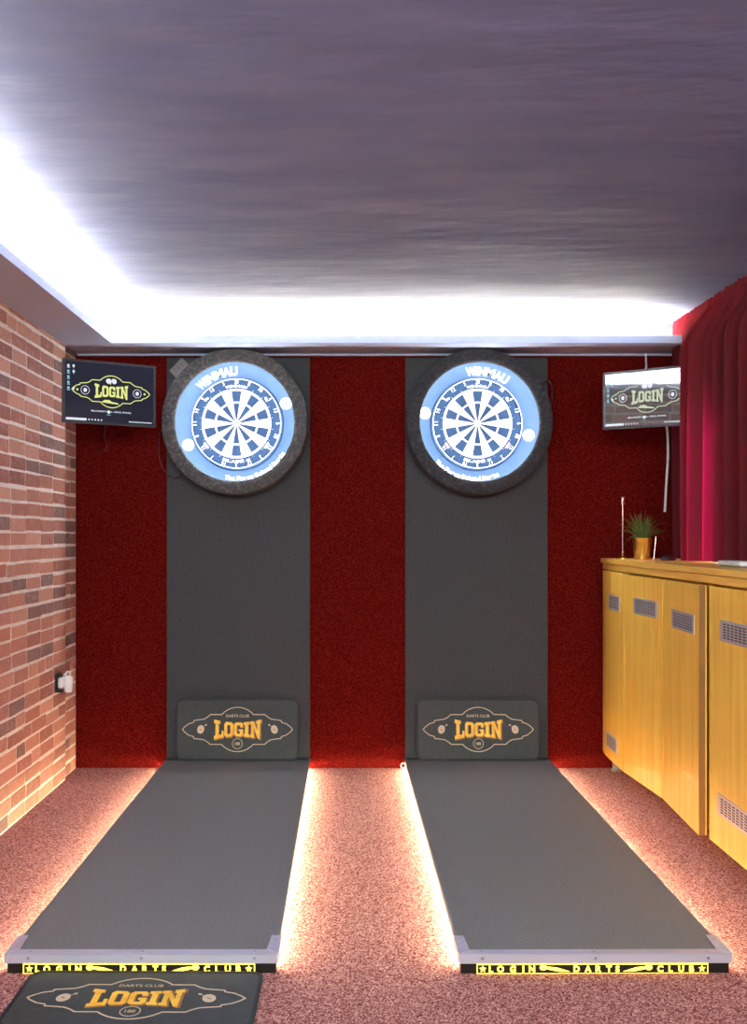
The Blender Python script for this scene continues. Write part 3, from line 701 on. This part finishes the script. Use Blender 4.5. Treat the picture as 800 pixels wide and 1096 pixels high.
# continuous worktop
wt = thing('worktop', 'long oak worktop with double edge running over the cabinets below the curtain', 'worktop', (0,0,0))
g = G()
poly = [(1.262,-0.004),(1.252,-0.12),(1.250,-0.25),(1.250,-2.62),(1.625,-2.62),(1.625,-0.004)]
g.prism(poly[::1] if False else poly, ZT-0.023, ZT, m_woodl); g.build('top_board', wt)
poly = [(1.272,-0.008),(1.262,-0.12),(1.259,-0.25),(1.259,-2.61),(1.61,-2.61),(1.61,-0.008)]
g = G(); g.prism(poly, 0.9965, ZT-0.0255, m_woodl); g.box(1.275,1.60,-0.012,-2.60,ZT-0.0255,ZT-0.023,m_slot); g.build('edge_board', wt)
for o in (c1, c2, wt):           # put the empties at the things' bases
    off = {c1: (1.40,-0.76,0.0), c2: (1.40,-2.06,0.0), wt: (1.43,-1.3,0.9965)}[o]
    o.location = off
    for ch in o.children: ch.location = tuple(-a for a in off)

# ---------------------------------------------------------------- things on the worktop
cx, cy = 1.332, -0.155
t = thing('candlestick', 'slim rose gold candlestick standing at the wall end of the worktop', 'candlestick', (cx,cy,ZT))
g = G(); g.lathe([(0.034,0.0),(0.034,0.004),(0.024,0.009),(0.012,0.014),(0.006,0.022),(0.0035,0.03)], m_brass, None, 32); g.build('base', t, smooth=True)
g = G(); g.lathe([(0.0035,0.028),(0.0065,0.034),(0.0035,0.04),(0.003,0.262)], m_rose, None, 16); g.build('stem', t, smooth=True)
g = G(); g.lathe([(0.004,0.260),(0.011,0.264),(0.0105,0.270),(0.009,0.274),(0.009,0.292),(0.013,0.296),(0.013,0.299),(0.008,0.299),(0.008,0.278)], m_rose, None, 24); g.build('candle_cup', t, smooth=True)
cx, cy = (687.5-VX)*SC*0.955, -D*0.045
t = thing('potted_grass', 'spiky green potted grass in a shiny brass pot on the worktop', 'potted plant', (cx,cy,ZT))
g = G(); g.lathe([(0.034,0.0),(0.036,0.002),(0.046,0.098),(0.048,0.101),(0.045,0.101),(0.043,0.094),(0.036,0.09)], m_brass, None, 40); g.build('pot', t, smooth=True)
g = G(); g.lathe([(0.0425,0.084),(0.042,0.090),(0.02,0.093)], m_soil, None, 24); g.build('soil', t)
g = G()
for i in range(170):
    a = random.uniform(0,2*PI); lean = abs(random.gauss(0,0.55)); L = random.uniform(0.075,0.145)*(1.0-0.15*lean); r0 = random.uniform(0,0.03)
    bx, by = r0*math.cos(a), r0*math.sin(a); w_ = random.uniform(0.0013,0.0024); sd = Vector((-math.sin(a),math.cos(a),0))
    vs = []; fs = []; ns = 6
    for k in range(ns+1):
        u_ = k/ns; th = lean*(0.4+0.9*u_)
        rr_ = L*u_*math.sin(th)*0.95; zz = 0.088 + L*u_*math.cos(th*0.9)
        p = Vector((bx+rr_*math.cos(a), by+rr_*math.sin(a), zz)); ww = w_*(1-u_)**0.7+0.0001
        vs += [tuple(p-sd*ww), tuple(p+sd*ww+Vector((0,0,0.0003)))]
        if k: fs.append((2*k-2,2*k-1,2*k+1,2*k))
    g.add(vs, fs, m_leaf)
lv = g.build('leaves', t); lv.modifiers.new('thick','SOLIDIFY').thickness = 0.0004
g = G(); g.tube([(0.0,0.0,0.0),(0.010,0.0,0.105)], 0.0032, m_rose, n_=10)
tag(g.build('stick', loc=(cx+0.053,cy-0.012,ZT+0.0008)), 'thin pinkish metal stick upright right beside the brass pot', 'stick')
g = G(); g.lathe([(0.030,0.0),(0.034,0.004),(0.031,0.013),(0.020,0.020),(0.006,0.022)], m_black, None, 32)
tag(g.build('wireless_mouse', smooth=True, loc=(1.447,-0.50,ZT)), 'small black dome shaped gadget on the worktop by the curtain end', 'computer mouse')
t = thing('router_box', 'flat white plastic box on the worktop under the curtain, at the picture edge', 'box', (1.425,-1.44,ZT))
g = G(); g.box(-0.05,0.035,-0.11,0.11,0.003,0.020,m_wplast,bev=0.004); g.build('casing', t)
g = G(); g.box(-0.045,0.03,-0.10,0.10,0.0,0.0035,m_black); g.build('base', t)

# ---------------------------------------------------------------- socket on the brick wall
sy = -D*(1-0.955); sz = HC - (731-VY)*0.955*SC
t = thing('wall_socket', 'white plug in a black bracket fixed low on the brick wall', 'socket', (XL+0.003, -0.42, 0))
szz = HC - (731-573)*0.92*SC; t.location = (XL+0.0215, -0.40, szz)
g = G(); g.box(-0.004,0.006,-0.035,0.035,-0.042,0.042,m_black,bev=0.002)
g.box(0.0,0.03,-0.040,0.000,0.030,0.042,m_black,bev=0.003); g.box(0.0,0.03,-0.040,0.000,-0.042,-0.030,m_black,bev=0.003); g.build('bracket', t)
g = G(); g.box(0.005,0.030,-0.025,0.03,-0.025,0.025,m_wplast,bev=0.006)
g.lathe([(0.014,-0.045),(0.017,-0.042),(0.020,-0.015),(0.022,0.0),(0.022,0.022),(0.018,0.028)], m_wplast, TR(0.048,0.0,0), 24); g.build('plug', t, smooth=True)
g = G(); g.torus_like([(0.011+0.003*math.cos(a*PI/4),0.003*math.sin(a*PI/4)) for a in range(8)], m_wplast, TR(0.046,0.0,0.040) @ R('X',90), 24)
g.tube([(0.03,-0.01,0.02),(0.028,-0.01,0.035),(0.04,-0.01,0.042)],0.004,m_wplast); g.build('ring_pull', t, smooth=True)
# small white loop of cable at the foot of the right pad
g = G(); g.torus_like([(0.012+0.0028*math.cos(a*PI/4),0.0028*math.sin(a*PI/4)) for a in range(8)], m_wplast, R('X',90), 24)
tag(g.build('cable_loop', smooth=True, loc=((432.5-VX)*SC*0.985,-0.02,0.0155)), 'tiny white cable loop on the carpet at the corner of the cabinet side lane', 'cable')
